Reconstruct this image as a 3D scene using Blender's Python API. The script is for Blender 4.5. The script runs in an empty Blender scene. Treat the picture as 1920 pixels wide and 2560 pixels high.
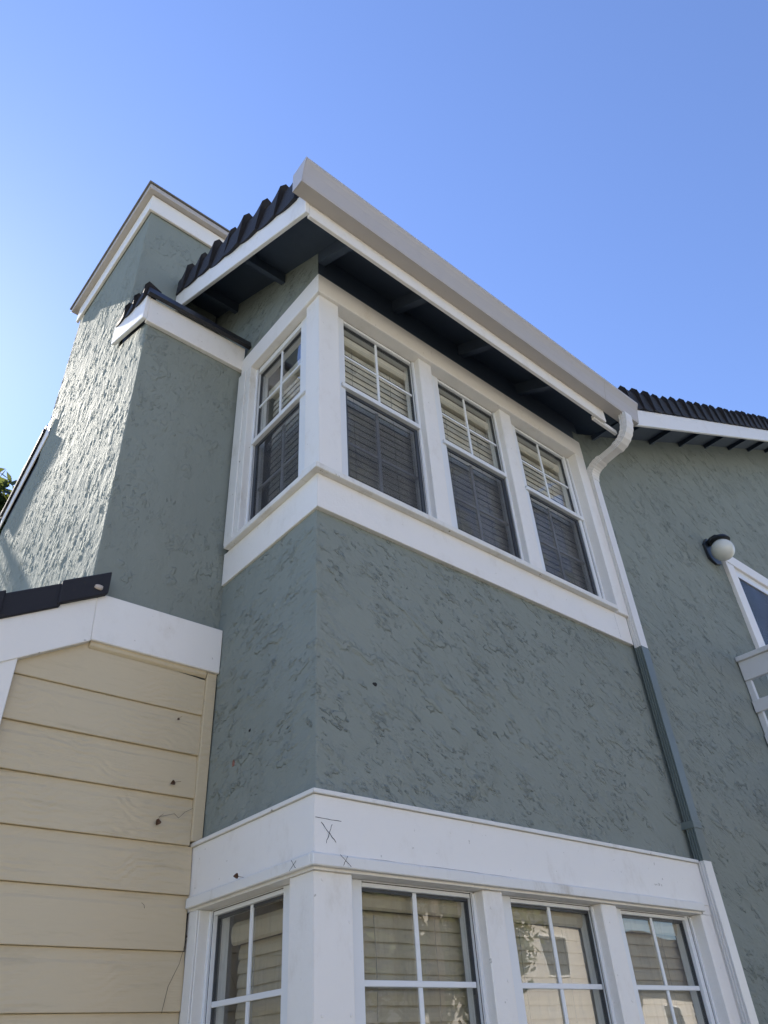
import bpy, bmesh, math, random
from mathutils import Vector, Matrix, noise as mnoise
random.seed(7)
scn = bpy.context.scene
R = math.radians
COL = scn.collection

# ------------------------------------------------------------------ camera
cam_d = bpy.data.cameras.new('camera'); cam = bpy.data.objects.new('camera', cam_d); COL.objects.link(cam)
cam_d.sensor_fit = 'HORIZONTAL'; cam_d.sensor_width = 36.0; cam_d.lens = 34.69
cam_d.clip_start = 0.05; cam_d.clip_end = 2000
rr = Vector((0.76499375, -0.6418033, -0.05360115)); dd = Vector((0.35426383, 0.4888422, -0.79720163)); ff = Vector((0.53784914, 0.59086532, 0.60132892))
m = Matrix((rr, -dd, -ff)).transposed().to_4x4(); m.translation = Vector((-1.518, -2.111, 1.6))
cam.matrix_world = m
scn.camera = cam

# ------------------------------------------------------------------ light
SUN_EL, SUN_AZ = 42.0, -2.6          # azimuth from +Y, clockwise: the sun stands behind the house
world = bpy.data.worlds.new('World'); scn.world = world; world.use_nodes = True
wn = world.node_tree; wn.nodes.clear()
sky = wn.nodes.new('ShaderNodeTexSky'); sky.sky_type = 'NISHITA'; sky.sun_disc = False
sky.sun_elevation = R(SUN_EL); sky.sun_rotation = R(SUN_AZ)
sky.air_density = 1.0; sky.dust_density = 0.08; sky.ozone_density = 3.0; sky.altitude = 50
bg = wn.nodes.new('ShaderNodeBackground'); bg.inputs['Strength'].default_value = 0.073
wo = wn.nodes.new('ShaderNodeOutputWorld')
hs = wn.nodes.new('ShaderNodeHueSaturation'); hs.inputs['Hue'].default_value = 0.511; hs.inputs['Saturation'].default_value = 1.06
wn.links.new(sky.outputs[0], hs.inputs['Color']); wn.links.new(hs.outputs[0], bg.inputs[0]); wn.links.new(bg.outputs[0], wo.inputs[0])
sd = bpy.data.lights.new('sun', 'SUN'); sd.energy = 4.5; sd.angle = R(0.5); sd.color = (1.0, 0.93, 0.82)
sun = bpy.data.objects.new('sun', sd); COL.objects.link(sun)
to_sun = Vector((math.sin(R(SUN_AZ)) * math.cos(R(SUN_EL)), math.cos(R(SUN_AZ)) * math.cos(R(SUN_EL)), math.sin(R(SUN_EL))))
sun.rotation_euler = to_sun.to_track_quat('Z', 'Y').to_euler(); sun.location = to_sun * 60
vs = scn.view_settings
vs.view_transform = 'Standard'; vs.look = 'None'; vs.exposure = 2.02; vs.gamma = 1.0; vs.use_curve_mapping = False

# ------------------------------------------------------------------ materials
class NT:
    def __init__(s, name):
        s.mat = bpy.data.materials.new(name); s.mat.use_nodes = True
        s.t = s.mat.node_tree; s.t.nodes.clear()
        s.out = s.n('ShaderNodeOutputMaterial')
        s.geo = s.n('ShaderNodeNewGeometry')
        s.pos = s.geo.outputs['Position']
    def n(s, ty, **k):
        nd = s.t.nodes.new(ty)
        for a, b in k.items(): setattr(nd, a, b)
        return nd
    def l(s, a, b): s.t.links.new(a, b)
    def put(s, sock, v):
        if hasattr(v, 'is_linked') or isinstance(v, bpy.types.NodeSocket): s.l(v, sock)
        else: sock.default_value = v
    def math(s, op, a, b=0.0, c=None, clamp=False):
        nd = s.n('ShaderNodeMath', operation=op, use_clamp=clamp)
        s.put(nd.inputs[0], a); s.put(nd.inputs[1], b)
        if c is not None: s.put(nd.inputs[2], c)
        return nd.outputs[0]
    def noise(s, vec, scale, detail=2.0, rough=0.5, dist=0.0, out='Fac'):
        nd = s.n('ShaderNodeTexNoise'); s.l(vec, nd.inputs['Vector'])
        nd.inputs['Scale'].default_value = scale; nd.inputs['Detail'].default_value = detail
        nd.inputs['Roughness'].default_value = rough; nd.inputs['Distortion'].default_value = dist
        return nd.outputs[out]
    def mapping(s, vec, scale=(1, 1, 1), loc=(0, 0, 0), rot=(0, 0, 0)):
        nd = s.n('ShaderNodeMapping'); s.l(vec, nd.inputs[0])
        nd.inputs['Scale'].default_value = scale; nd.inputs['Location'].default_value = loc; nd.inputs['Rotation'].default_value = rot
        return nd.outputs[0]
    def step(s, v, a, b, lo=0.0, hi=1.0):
        nd = s.n('ShaderNodeMapRange', interpolation_type='SMOOTHSTEP'); s.put(nd.inputs[0], v)
        nd.inputs[1].default_value = a; nd.inputs[2].default_value = b; nd.inputs[3].default_value = lo; nd.inputs[4].default_value = hi
        return nd.outputs[0]
    def mix(s, f, a, b):
        nd = s.n('ShaderNodeMix', data_type='RGBA'); s.put(nd.inputs[0], f)
        s.put(nd.inputs[6], a); s.put(nd.inputs[7], b)
        return nd.outputs[2]
    def bump(s, h, dist, strength=1.0, normal=None):
        nd = s.n('ShaderNodeBump'); s.l(h, nd.inputs['Height']); nd.inputs['Distance'].default_value = dist; nd.inputs['Strength'].default_value = strength
        if normal is not None: s.l(normal, nd.inputs['Normal'])
        return nd.outputs[0]
    def bsdf(s, col, rough=0.5, metal=0.0, spec=0.5, normal=None):
        nd = s.n('ShaderNodeBsdfPrincipled')
        s.put(nd.inputs['Base Color'], col); s.put(nd.inputs['Roughness'], rough); nd.inputs['Metallic'].default_value = metal
        nd.inputs['Specular IOR Level'].default_value = spec
        if normal is not None: s.l(normal, nd.inputs['Normal'])
        s.l(nd.outputs[0], s.out.inputs[0]); return nd

def c4(r, g, b): return (r, g, b, 1.0)

def mat_stucco(name, col, seed=0.0, amp=1.0, stretch=(0.72, 0.72, 1.55), rot=(0, 0, 0), dens=0.0, fine=1.0):
    t = NT(name)
    v0 = t.mapping(t.pos, loc=(seed, seed * 0.7, seed * 1.3))
    v = t.mapping(v0, rot=rot)
    v = t.mapping(v, scale=stretch)
    w = v
    def plateau(sc, loc, thr, lo, hi, det, rgh, dst):
        n = t.noise(t.mapping(w, loc=loc), sc, det, rgh, dst)
        wd = t.step(t.noise(t.mapping(v0, loc=(loc[1], loc[0], loc[2] + 5)), sc * 0.9, 1.0), 0.36, 0.64, lo, hi)   # sharp trowel edges that fade out
        off = 0.16 / sc                                   # a trowelled skin breaks off sharply on its lower side only
        n2 = t.noise(t.mapping(w, loc=(loc[0] + off * 0.5, loc[1] + off * 0.5, loc[2] - off)), sc, det, rgh, dst)
        wd = t.math('MAXIMUM', wd, t.step(t.math('SUBTRACT', n, n2), -0.01, 0.035, hi, lo))
        nd = t.n('ShaderNodeMapRange', interpolation_type='SMOOTHSTEP'); t.l(n, nd.inputs[0])
        t.l(t.math('SUBTRACT', thr, t.math('MULTIPLY', wd, 0.25)), nd.inputs[1]); t.l(t.math('ADD', thr, wd), nd.inputs[2])
        return nd.outputs[0]
    p1 = plateau(7.5 * fine, (0, 0, 0), 0.52, 0.016, 0.30, 5.0, 0.62, 0.0)
    p2 = plateau(20.0 * fine, (7.3, 1.2, 4.4), 0.56 - dens, 0.020, 0.36, 5.0, 0.62, 0.0)
    p3 = plateau(46.0 * fine, (1.1, 9.2, 2.4), 0.585 - dens, 0.034, 0.32, 3.0, 0.6, 0.0)
    f = t.noise(v0, 150.0, 2.0, 0.6)
    broad = t.noise(v0, 2.0, 3.0)
    zone = t.step(t.noise(t.mapping(v0, loc=(3, 3, 3)), 3.0, 3.0, 0.55), 0.38, 0.60, 0.10 + dens * 8, 1.0)
    h = t.math('MULTIPLY', p1, 0.44)
    h = t.math('ADD', h, t.math('MULTIPLY', t.math('MULTIPLY', p2, zone), 0.36))
    h = t.math('ADD', h, t.math('MULTIPLY', t.math('MULTIPLY', p3, zone), 0.20))
    h = t.math('ADD', h, t.math('MULTIPLY', f, 0.03))
    h = t.math('ADD', h, t.math('MULTIPLY', broad, 0.8))
    h = t.math('ADD', h, t.math('MULTIPLY', t.noise(v, 13.0, 4.0, 0.6), 0.45))
    nrm = t.bump(h, 0.0100 * amp, 1.0)
    dp = t.n('ShaderNodeDisplacement'); t.l(h, dp.inputs['Height']); dp.inputs['Midlevel'].default_value = 0.45; dp.inputs['Scale'].default_value = 0.0068 * amp
    t.l(dp.outputs[0], t.out.inputs['Displacement']); t.mat.displacement_method = 'BOTH'
    tone = t.noise(v0, 0.9, 4.0, 0.65)
    cc = t.mix(tone, c4(*[x * 0.90 for x in col]), c4(*[x * 1.10 for x in col]))
    streak = t.step(t.noise(t.mapping(v0, scale=(9, 9, 0.55)), 1.0, 4.0, 0.65), 0.52, 0.80, 0.0, 0.22)
    patch = t.step(t.noise(t.mapping(v0, loc=(8, 2, 6)), 1.7, 4.0, 0.7), 0.55, 0.62, 0.0, 0.10)
    cc = t.mix(streak, cc, c4(col[0] * 0.62, col[1] * 0.60, col[2] * 0.58))
    cc = t.mix(patch, cc, c4(col[0] * 1.35, col[1] * 1.32, col[2] * 1.35))
    t.bsdf(cc, 0.85, spec=0.10 if dens == 0 else 0.03, normal=nrm)
    return t.mat

def mat_paint(name, col, rough=0.45, dirt=0.25, grain=0.0012, warm=(0.62, 0.56, 0.47)):
    t = NT(name)
    v = t.pos
    n1 = t.noise(v, 22.0, 4.0, 0.65)
    n2 = t.noise(t.mapping(v, scale=(1.2, 1.2, 0.7)), 6.0, 5.0, 0.72)
    spots = t.step(t.noise(v, 38.0, 2.0, 0.5), 0.735, 0.77)
    fine = t.noise(v, 300.0, 2.0, 0.5)
    d = t.step(n2, 0.52, 0.80, 0.0, dirt)
    cc = t.mix(d, c4(*col), c4(*[a * b for a, b in zip(col, warm)]))
    cc = t.mix(t.math('MULTIPLY', spots, dirt * 1.4), cc, c4(0.20, 0.17, 0.13))
    h = t.math('ADD', t.math('MULTIPLY', n1, 1.0), t.math('MULTIPLY', fine, 0.25))
    t.bsdf(cc, rough, spec=0.4, normal=t.bump(h, grain * 2.2, 0.8))
    return t.mat

def mat_siding(name, col):
    t = NT(name)
    oi = t.n('ShaderNodeObjectInfo')
    comb = t.n('ShaderNodeCombineXYZ'); t.l(t.math('MULTIPLY', oi.outputs['Random'], 37.0), comb.inputs[0]); t.l(t.math('MULTIPLY', oi.outputs['Random'], 11.0), comb.inputs[2])
    va = t.n('ShaderNodeVectorMath', operation='ADD'); t.l(t.pos, va.inputs[0]); t.l(comb.outputs[0], va.inputs[1])
    v = va.outputs[0]
    knots = t.noise(v, 4.2, 1.0, 0.4)
    z = t.n('ShaderNodeSeparateXYZ'); t.l(v, z.inputs[0])
    ph = t.math('ADD', t.math('MULTIPLY', z.outputs[2], 30.0), t.math('MULTIPLY', knots, 9.0))
    ph = t.math('ADD', ph, t.math('MULTIPLY', t.noise(v, 14.0, 3.0, 0.6), 1.3))
    rings = t.math('SINE', t.math('MULTIPLY', ph, 6.0))
    st = t.noise(t.mapping(v, scale=(5, 5, 70)), 1.0, 3.0, 0.6)
    h = t.math('ADD', t.math('MULTIPLY', rings, 0.20), t.math('MULTIPLY', st, 1.5))
    amt = t.step(t.noise(v, 2.0, 2.0), 0.3, 0.7, 0.25, 1.0)
    nrm = t.bump(t.math('MULTIPLY', h, amt), 0.0042, 1.0)
    dirt = t.step(t.noise(t.mapping(v, scale=(3, 3, 22)), 1.0, 4.0, 0.7), 0.55, 0.85, 0.0, 0.35)
    cc = t.mix(t.noise(v, 1.5, 2.0), c4(*[x * 0.95 for x in col]), c4(*[x * 1.05 for x in col]))
    cc = t.mix(dirt, cc, c4(0.24, 0.20, 0.13))
    t.bsdf(cc, 0.5, spec=0.35, normal=nrm)
    return t.mat

def mat_tile(name, col):
    t = NT(name)
    g = t.noise(t.pos, 420.0, 2.0, 0.7)
    big = t.noise(t.pos, 9.0, 4.0, 0.7)
    li = t.step(t.noise(t.pos, 26.0, 4.0, 0.7), 0.60, 0.70, 0.0, 0.55)
    cc = t.mix(g, c4(*[x * 0.6 for x in col]), c4(*[x * 1.6 for x in col]))
    cc = t.mix(t.math('MULTIPLY', li, t.step(big, 0.45, 0.65)), cc, c4(0.09, 0.07, 0.03))
    t.bsdf(cc, 0.75, spec=0.3, normal=t.bump(g, 0.0015, 0.8))
    return t.mat

def mat_plain(name, col, rough=0.5, metal=0.0, var=0.08, scale=12.0, spec=0.5, bmp=0.0):
    t = NT(name)
    n = t.noise(t.pos, scale, 4.0, 0.6)
    cc = t.mix(n, c4(*[x * (1 - var) for x in col]), c4(*[x * (1 + var) for x in col]))
    t.bsdf(cc, rough, metal, spec, t.bump(n, bmp, 1.0) if bmp else None)
    return t.mat

def mat_glass(name, streak=0.03, mult=1.8):
    t = NT(name)
    fr = t.n('ShaderNodeFresnel'); fr.inputs[0].default_value = 1.62
    wob = t.bump(t.noise(t.pos, 2.2, 1.0), 0.004, 1.0)
    tr = t.n('ShaderNodeBsdfTransparent'); tr.inputs[0].default_value = c4(0.955, 0.965, 0.955)
    gl = t.n('ShaderNodeBsdfGlossy'); gl.inputs['Roughness'].default_value = 0.008; t.l(wob, gl.inputs['Normal'])
    mx = t.n('ShaderNodeMixShader'); t.l(t.math('MULTIPLY', t.math('MULTIPLY', fr.outputs[0], mult, clamp=True), t.math('SUBTRACT', 1.0, t.geo.outputs['Backfacing'])), mx.inputs[0]); t.l(tr.outputs[0], mx.inputs[1]); t.l(gl.outputs[0], mx.inputs[2])
    df = t.n('ShaderNodeBsdfDiffuse'); df.inputs[0].default_value = c4(0.5, 0.5, 0.48)
    d = t.step(t.noise(t.mapping(t.pos, scale=(9, 9, 1.4)), 4.0, 4.0, 0.7), 0.45, 0.8, 0.0, streak * 3)
    m2 = t.n('ShaderNodeMixShader'); t.l(d, m2.inputs[0]); t.l(mx.outputs[0], m2.inputs[1]); t.l(df.outputs[0], m2.inputs[2])
    t.l(m2.outputs[0], t.out.inputs[0]); return t.mat

def mat_screen(name):
    t = NT(name)
    tr = t.n('ShaderNodeBsdfTransparent'); tr.inputs[0].default_value = c4(1, 1, 1)
    df = t.n('ShaderNodeBsdfPrincipled'); df.inputs['Base Color'].default_value = c4(0.055, 0.055, 0.06); df.inputs['Roughness'].default_value = 0.6
    mx = t.n('ShaderNodeMixShader')
    t.l(t.step(t.noise(t.pos, 3.0, 3.0), 0.3, 0.7, 0.27, 0.37), mx.inputs[0]); t.l(tr.outputs[0], mx.inputs[1]); t.l(df.outputs[0], mx.inputs[2])
    t.l(mx.outputs[0], t.out.inputs[0]); return t.mat

def mat_leaf(name, col):
    t = NT(name)
    n = t.noise(t.pos, 2.5, 3.0, 0.6)
    oi = t.noise(t.pos, 17.0, 2.0)
    cc = t.mix(t.math('ADD', t.math('MULTIPLY', n, 0.6), t.math('MULTIPLY', oi, 0.4)), c4(*[x * 0.55 for x in col]), c4(*[x * 1.5 for x in col]))
    p = t.n('ShaderNodeBsdfPrincipled'); t.l(cc, p.inputs['Base Color']); p.inputs['Roughness'].default_value = 0.55
    tl = t.n('ShaderNodeBsdfTranslucent'); t.l(t.mix(0.5, cc, c4(0.16, 0.17, 0.03)), tl.inputs[0])
    mx = t.n('ShaderNodeMixShader'); mx.inputs[0].default_value = 0.4; t.l(p.outputs[0], mx.inputs[1]); t.l(tl.outputs[0], mx.inputs[2])
    t.l(mx.outputs[0], t.out.inputs[0]); return t.mat

SAGE = (0.234, 0.258, 0.232)
M = dict(
    stucco=mat_stucco('sage stucco', SAGE, 0.0, 1.05, rot=(R(20), R(-30), 0)),
    stucco_side=mat_stucco('sage stucco side', SAGE, 5.0, 1.0, rot=(R(18), 0, 0)),
    stucco_chase=mat_stucco('sage stucco chase', SAGE, 11.0, 0.62, (1.0, 1.3, 0.75), dens=0.022, fine=1.0),
    white=mat_paint('white trim paint', (0.80, 0.772, 0.732), 0.42, 0.32),
    white_old=mat_paint('weathered white paint', (0.74, 0.725, 0.69), 0.5, 0.7),
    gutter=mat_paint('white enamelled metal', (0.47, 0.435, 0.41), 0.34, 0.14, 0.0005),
    pipe=mat_paint('white pipe enamel', (0.74, 0.715, 0.685), 0.36, 0.2, 0.0005),
    muntin_shaded=mat_plain('shaded muntin', (0.46, 0.46, 0.46), 0.5),  # white vinyl darkened in colour for the dimming behind the screen
    vinyl=mat_paint('white window frame', (0.74, 0.755, 0.77), 0.35, 0.12, 0.0003),
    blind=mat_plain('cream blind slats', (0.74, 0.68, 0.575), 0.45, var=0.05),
    blind_shaded=mat_plain('shade-darkened tan slats', (0.48, 0.415, 0.31), 0.45, var=0.05),  # slat colour darkened for the shade indoors behind the lower windows
    siding=mat_siding('tan siding paint', (0.562, 0.470, 0.318)),
    tile=mat_tile('charcoal roof tile', (0.022, 0.022, 0.028)),
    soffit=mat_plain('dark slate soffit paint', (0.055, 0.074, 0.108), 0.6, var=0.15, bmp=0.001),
    green=mat_plain('sage pipe paint', (0.140, 0.166, 0.157), 0.36, var=0.06),
    flashing=mat_plain('dark metal flashing', (0.02, 0.02, 0.024), 0.45, var=0.2),
    rim=mat_plain('grey cap metal', (0.16, 0.155, 0.15), 0.4, var=0.2),
    dark=mat_plain('dark screen frame and unlit room', (0.045, 0.05, 0.058), 0.4, var=0.1),
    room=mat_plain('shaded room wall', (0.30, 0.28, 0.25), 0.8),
    glass=mat_glass('window glass', 0.012),
    glass_dusty=mat_glass('dusty window glass', 0.035, 1.6),
    screen=mat_screen('insect screen mesh'),
    globe=mat_plain('opal glass globe', (0.66, 0.66, 0.60), 0.16, var=0.03),
    iron=mat_plain('dark painted metal', (0.020, 0.024, 0.030), 0.45, var=0.15),
    rail=mat_paint('grey white rail paint', (0.62, 0.62, 0.62), 0.5, 0.35),
    ink=mat_plain('pencil line', (0.03, 0.03, 0.035), 0.7),
    crack=mat_plain('open joint', (0.06, 0.05, 0.045), 0.9),
    brown=mat_plain('dead leaf', (0.16, 0.085, 0.045), 0.7, var=0.3, scale=60),
    rust=mat_plain('rust red chip', (0.20, 0.085, 0.065), 0.7, var=0.2, scale=60),
    mortar=mat_plain('pale mortar dab', (0.50, 0.42, 0.36), 0.8, var=0.2, scale=60, bmp=0.003),
    hole=mat_plain('dark knock hole', (0.015, 0.015, 0.015), 0.9),
    cord=mat_plain('blind cord', (0.30, 0.28, 0.24), 0.7),
    bark=mat_plain('tree bark', (0.10, 0.075, 0.055), 0.85, var=0.3, scale=8, bmp=0.02),
    leaf=mat_leaf('green leaves', (0.095, 0.120, 0.032)),
    leaf_dark=mat_leaf('dark green leaves', (0.040, 0.065, 0.022)),
    ground=None, shingle=mat_plain('beige shingles', (0.60, 0.555, 0.50), 0.7, var=0.12, scale=6, bmp=0.004),
)
def mat_ground():
    t = NT('patio and lawn')
    s = t.n('ShaderNodeSeparateXYZ'); t.l(t.pos, s.inputs[0])
    n = t.noise(t.pos, 3.0, 5.0, 0.65); sy = s.outputs[1]
    conc = t.mix(n, c4(0.13, 0.12, 0.095), c4(0.18, 0.165, 0.135))
    g = t.mix(t.noise(t.pos, 1.3, 5.0, 0.7), c4(0.105, 0.105, 0.085), c4(0.165, 0.155, 0.125))
    wav = t.math('ADD', s.outputs[1] if False else sy, t.math('MULTIPLY', n, 0.3))
    f = t.math('SUBTRACT', 1.0, t.math('MULTIPLY', t.step(wav, -17.6, -17.55), t.step(wav, -9.05, -9.0, 1.0, 0.0)))
    t.bsdf(t.mix(f, conc, g), 0.85, spec=0.2, normal=t.bump(n, 0.01, 0.6)); return t.mat
M['ground'] = mat_ground()

# ------------------------------------------------------------------ object helpers
def empty(name, loc, label=None, cat=None, group=None):
    o = bpy.data.objects.new(name, None); COL.objects.link(o); o.location = loc; o.empty_display_size = 0.2
    if label: o['label'] = label
    if cat: o['category'] = cat
    if group: o['group'] = group
    return o
def tag(o, label=None, cat=None, group=None, kind=None):
    if label: o['label'] = label
    if cat: o['category'] = cat
    if group: o['group'] = group
    if kind: o['kind'] = kind
    return o
def parent(o, p):
    o.parent = p
    # meshes are modelled in world coordinates
    if p.type == 'EMPTY': o.matrix_parent_inverse = Matrix.Translation(-p.location)
def link(name, mesh, par=None, loc=None):
    o = bpy.data.objects.new(name, mesh); COL.objects.link(o)
    if loc is not None: o.location = loc
    if par is not None: parent(o, par)
    return o
def build(name, bm, mat, par=None, smooth=False, loc=None):
    bmesh.ops.recalc_face_normals(bm, faces=bm.faces[:])
    me = bpy.data.meshes.new(name); bm.to_mesh(me); bm.free()
    for k in (mat if isinstance(mat, (list, tuple)) else [mat]): me.materials.append(k)
    if smooth:
        for p in me.polygons: p.use_smooth = True
    return link(name, me, par, loc)
def box_bm(x0, x1, y0, y1, z0, z1, bev=0.0, bm=None):
    own = bm is None
    b = bmesh.new()
    bmesh.ops.create_cube(b, size=1.0)
    for v in b.verts:
        v.co = Vector(((x0 + x1) / 2 + v.co.x * (x1 - x0), (y0 + y1) / 2 + v.co.y * (y1 - y0), (z0 + z1) / 2 + v.co.z * (z1 - z0)))
    if bev: bmesh.ops.bevel(b, geom=b.edges[:], offset=bev, segments=1, affect='EDGES', profile=0.5)
    if own: return b
    tmp = bpy.data.meshes.new('tmp'); b.to_mesh(tmp); b.free(); bm.from_mesh(tmp); bpy.data.meshes.remove(tmp); return bm
def box(name, x0, x1, y0, y1, z0, z1, mat, par=None, bev=0.003):
    return build(name, box_bm(x0, x1, y0, y1, z0, z1, bev), mat, par)
def extr_bm(poly, vec, bev=0.0):
    """polygon (list of 3D points) pushed along vec"""
    b = bmesh.new(); vec = Vector(vec)
    a = [b.verts.new(p) for p in poly]; c = [b.verts.new(Vector(p) + vec) for p in poly]
    b.faces.new(a); b.faces.new(c[::-1])
    n = len(poly)
    for i in range(n): b.faces.new((a[i], c[i], c[(i + 1) % n], a[(i + 1) % n]))
    bmesh.ops.recalc_face_normals(b, faces=b.faces[:])
    if bev: bmesh.ops.bevel(b, geom=b.edges[:], offset=bev, segments=1, affect='EDGES', profile=0.5)
    return b
def extr(name, poly, vec, mat, par=None, bev=0.0): return build(name, extr_bm(poly, vec, bev), mat, par)
def sweep_bm(path, prof, xdir):
    """closed profile (u,v) swept along a path; u along xdir, v along the local third axis"""
    b = bmesh.new(); rings = []; xdir = Vector(xdir).normalized(); path = [Vector(p) for p in path]
    for i, p in enumerate(path):
        d = (path[min(i + 1, len(path) - 1)] - path[max(i - 1, 0)]).normalized()
        v = xdir.cross(d).normalized()
        rings.append([b.verts.new(p + xdir * q[0] + v * q[1]) for q in prof])
    n = len(prof)
    for i in range(len(rings) - 1):
        for j in range(n): b.faces.new((rings[i][j], rings[i][(j + 1) % n], rings[i + 1][(j + 1) % n], rings[i + 1][j]))
    b.faces.new(rings[0][::-1]); b.faces.new(rings[-1]); return b
def tube_bm(path, r, seg=6, bm=None, taper=None):
    b = bm or bmesh.new(); path = [Vector(p) for p in path]; rings = []
    for i, p in enumerate(path):
        d = (path[min(i + 1, len(path) - 1)] - path[max(i - 1, 0)]).normalized()
        u = d.orthogonal().normalized(); v = d.cross(u)
        q = r if taper is None else taper[i]
        rings.append([b.verts.new(p + (u * math.cos(2 * math.pi * k / seg) + v * math.sin(2 * math.pi * k / seg)) * q) for k in range(seg)])
    for i in range(len(rings) - 1):
        for j in range(seg): b.faces.new((rings[i][j], rings[i][(j + 1) % seg], rings[i + 1][(j + 1) % seg], rings[i + 1][j]))
    b.faces.new(rings[0][::-1]); b.faces.new(rings[-1]); return b

# ------------------------------------------------------------------ ground
g = bmesh.new(); bmesh.ops.create_grid(g, x_segments=8, y_segments=8, size=400)
gr = build('ground', g, M['ground']); gr['kind'] = 'structure'

def skin(name, path, zlo, zhi, step, mat, par, zfun=None):
    """dense wall skin along a plan path [(x, y), ...]; one continuous sheet round the corners"""
    us = []
    for i in range(len(path) - 1):
        a, b = Vector(path[i]), Vector(path[i + 1]); n = max(1, int((b - a).length / step))
        us += [a + (b - a) * k / n for k in range(n)]
    us.append(Vector(path[-1]))
    nz = max(1, int((zhi - zlo) / step)); vs_ = []; fs = []
    for p in us:
        top = zhi if zfun is None else zfun(p)
        vs_ += [(p.x, p.y, zlo + (top - zlo) * j / nz) for j in range(nz + 1)]
    w = nz + 1
    for i in range(len(us) - 1):
        for j in range(nz): fs.append((i * w + j, (i + 1) * w + j, (i + 1) * w + j + 1, i * w + j + 1))
    me = bpy.data.meshes.new(name); me.from_pydata(vs_, [], fs); me.materials.append(mat)
    me.polygons.foreach_set('use_smooth', [True] * len(fs))
    return link(name, me, par)

# ------------------------------------------------------------------ house: walls
house = empty('house', (0, 0, 0), 'sage green stucco house with a white trimmed two storey corner bay', 'house')
XB = 2.36                               # right end of the bay trims
def wallbox(name, x0, x1, y0, y1, z0, z1, mat): return box(name, x0, x1, y0, y1, z0, z1, mat, house, 0.006)
# stucco belt between the two rows of windows (front and left return)
extr('wall_core', [(0.012, 0.010, 2.30), (2.42, 0.010, 2.30), (2.42, 0.14, 2.30), (0.14, 0.14, 2.30), (0.14, 0.82, 2.30), (0.012, 0.82, 2.30)], (0, 0, 1.40), M['soffit'], house)
skin('bay_wall', [(0.004, 0.83), (0.004, 0.0), (2.43, 0.0)], 2.34, 3.62, 0.006, M['stucco'], house)
# stucco above the window head
SL = 0.54; ZS = 5.520                   # slope of the bay roof, sheathing height at the wall line
def zs(y): return ZS + SL * y
extr('frieze', [(0.018, 0.004, 5.16), (2.46, 0.004, 5.16), (2.46, 0.14, 5.16), (0.154, 0.14, 5.16)], (0, 0, ZS + 0.003 - 5.16), M['soffit'], house)
extr('side_wall', [(0.017, 0.008, 5.14), (0.017, 1.6, 5.14), (0.017, 1.6, zs(1.6)), (0.017, 0.008, zs(0.008))], (0.12, 0, 0), M['stucco_side'], house)
wallbox('side_wall', 0.02, 0.14, 0.822, 9.0, 0.0, 5.10, M['stucco_side'])
# gable wall to the right, in line with the bay front
GS = 0.5
def zg(x): return 5.43 + GS * (x - 2.515)
extr('wall_core', [(2.424, 0.016, 0), (9.5, 0.016, 0), (9.5, 0.016, zg(9.5)), (2.49, 0.016, zg(2.49)), (2.424, 0.016, zg(2.49))], (0, 0.13, 0), M['soffit'], house)
skin('gable_wall', [(2.39, 0.004), (5.2, 0.004)], 0.9, 5.0, 0.008, M['stucco'], house, lambda p: zg(max(p.x, 2.45)) + 0.01)
skin('gable_wall', [(5.2, 0.004), (9.5, 0.004)], 0.0, 6.0, 0.06, M['stucco'], house, lambda p: zg(p.x) + 0.01)
wallbox('back_wall', 0.0, 9.5, 9.0, 9.14, 0, 8.0, M['stucco_side'])
wallbox('end_wall', 9.5, 9.64, 0.0, 9.0, 0, 8.4, M['stucco_side'])
# rooms behind the windows
box('room_backing', 0.20, 2.42, 0.95, 1.0, 0, 5.4, M['room'], house, 0)
box('room_backing', 2.40, 2.42, 0.15, 0.94, 0, 5.4, M['room'], house, 0)
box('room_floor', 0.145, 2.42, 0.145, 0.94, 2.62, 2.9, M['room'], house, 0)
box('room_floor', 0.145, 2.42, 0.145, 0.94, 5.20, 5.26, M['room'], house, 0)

# ------------------------------------------------------------------ white trim boards of the bay
W = M['white']
def mitre(name, xl, yf, x1, y1, z0, z1, mat, th=0.055, bev=0.002):
    """a front board and its return, mitred at the bay corner"""
    extr(name, [(xl, yf, z0), (x1, yf, z0), (x1, yf + th, z0), (xl + th, yf + th, z0)], (0, 0, z1 - z0), mat, house, bev)
    extr(name, [(xl, yf + 0.001, z0), (xl + th, yf + th + 0.001, z0), (xl + th, y1, z0), (xl, y1, z0)], (0, 0, z1 - z0), mat, house, bev)
# lower belt board with drip cap and nosing
mitre('belt_board', -0.030, -0.035, XB, 0.825, 2.160, 2.352, W)
mitre('drip_cap', -0.040, -0.046, XB, 0.828, 2.353, 2.368, M['white_old'], 0.05, 0.0015)
extr('belt_nosing', [(-0.046, -0.036, 2.128), (-0.046, -0.054, 2.128), (-0.046, -0.054, 2.164), (-0.046, -0.036, 2.171)], (2.325, 0, 0), M['white_old'], house, 0.003)
extr('belt_nosing', [(-0.031, -0.036, 2.128), (-0.048, -0.036, 2.128), (-0.048, -0.036, 2.164), (-0.031, -0.036, 2.171)], (0, 0.813, 0), M['white_old'], house, 0.003)
box('soffit_board', -0.028, 2.27, -0.033, 0.10, 2.120, 2.1595, W, house, 0)
box('soffit_board', -0.028, 0.10, 0.101, 0.826, 2.120, 2.1595, W, house, 0)
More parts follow.
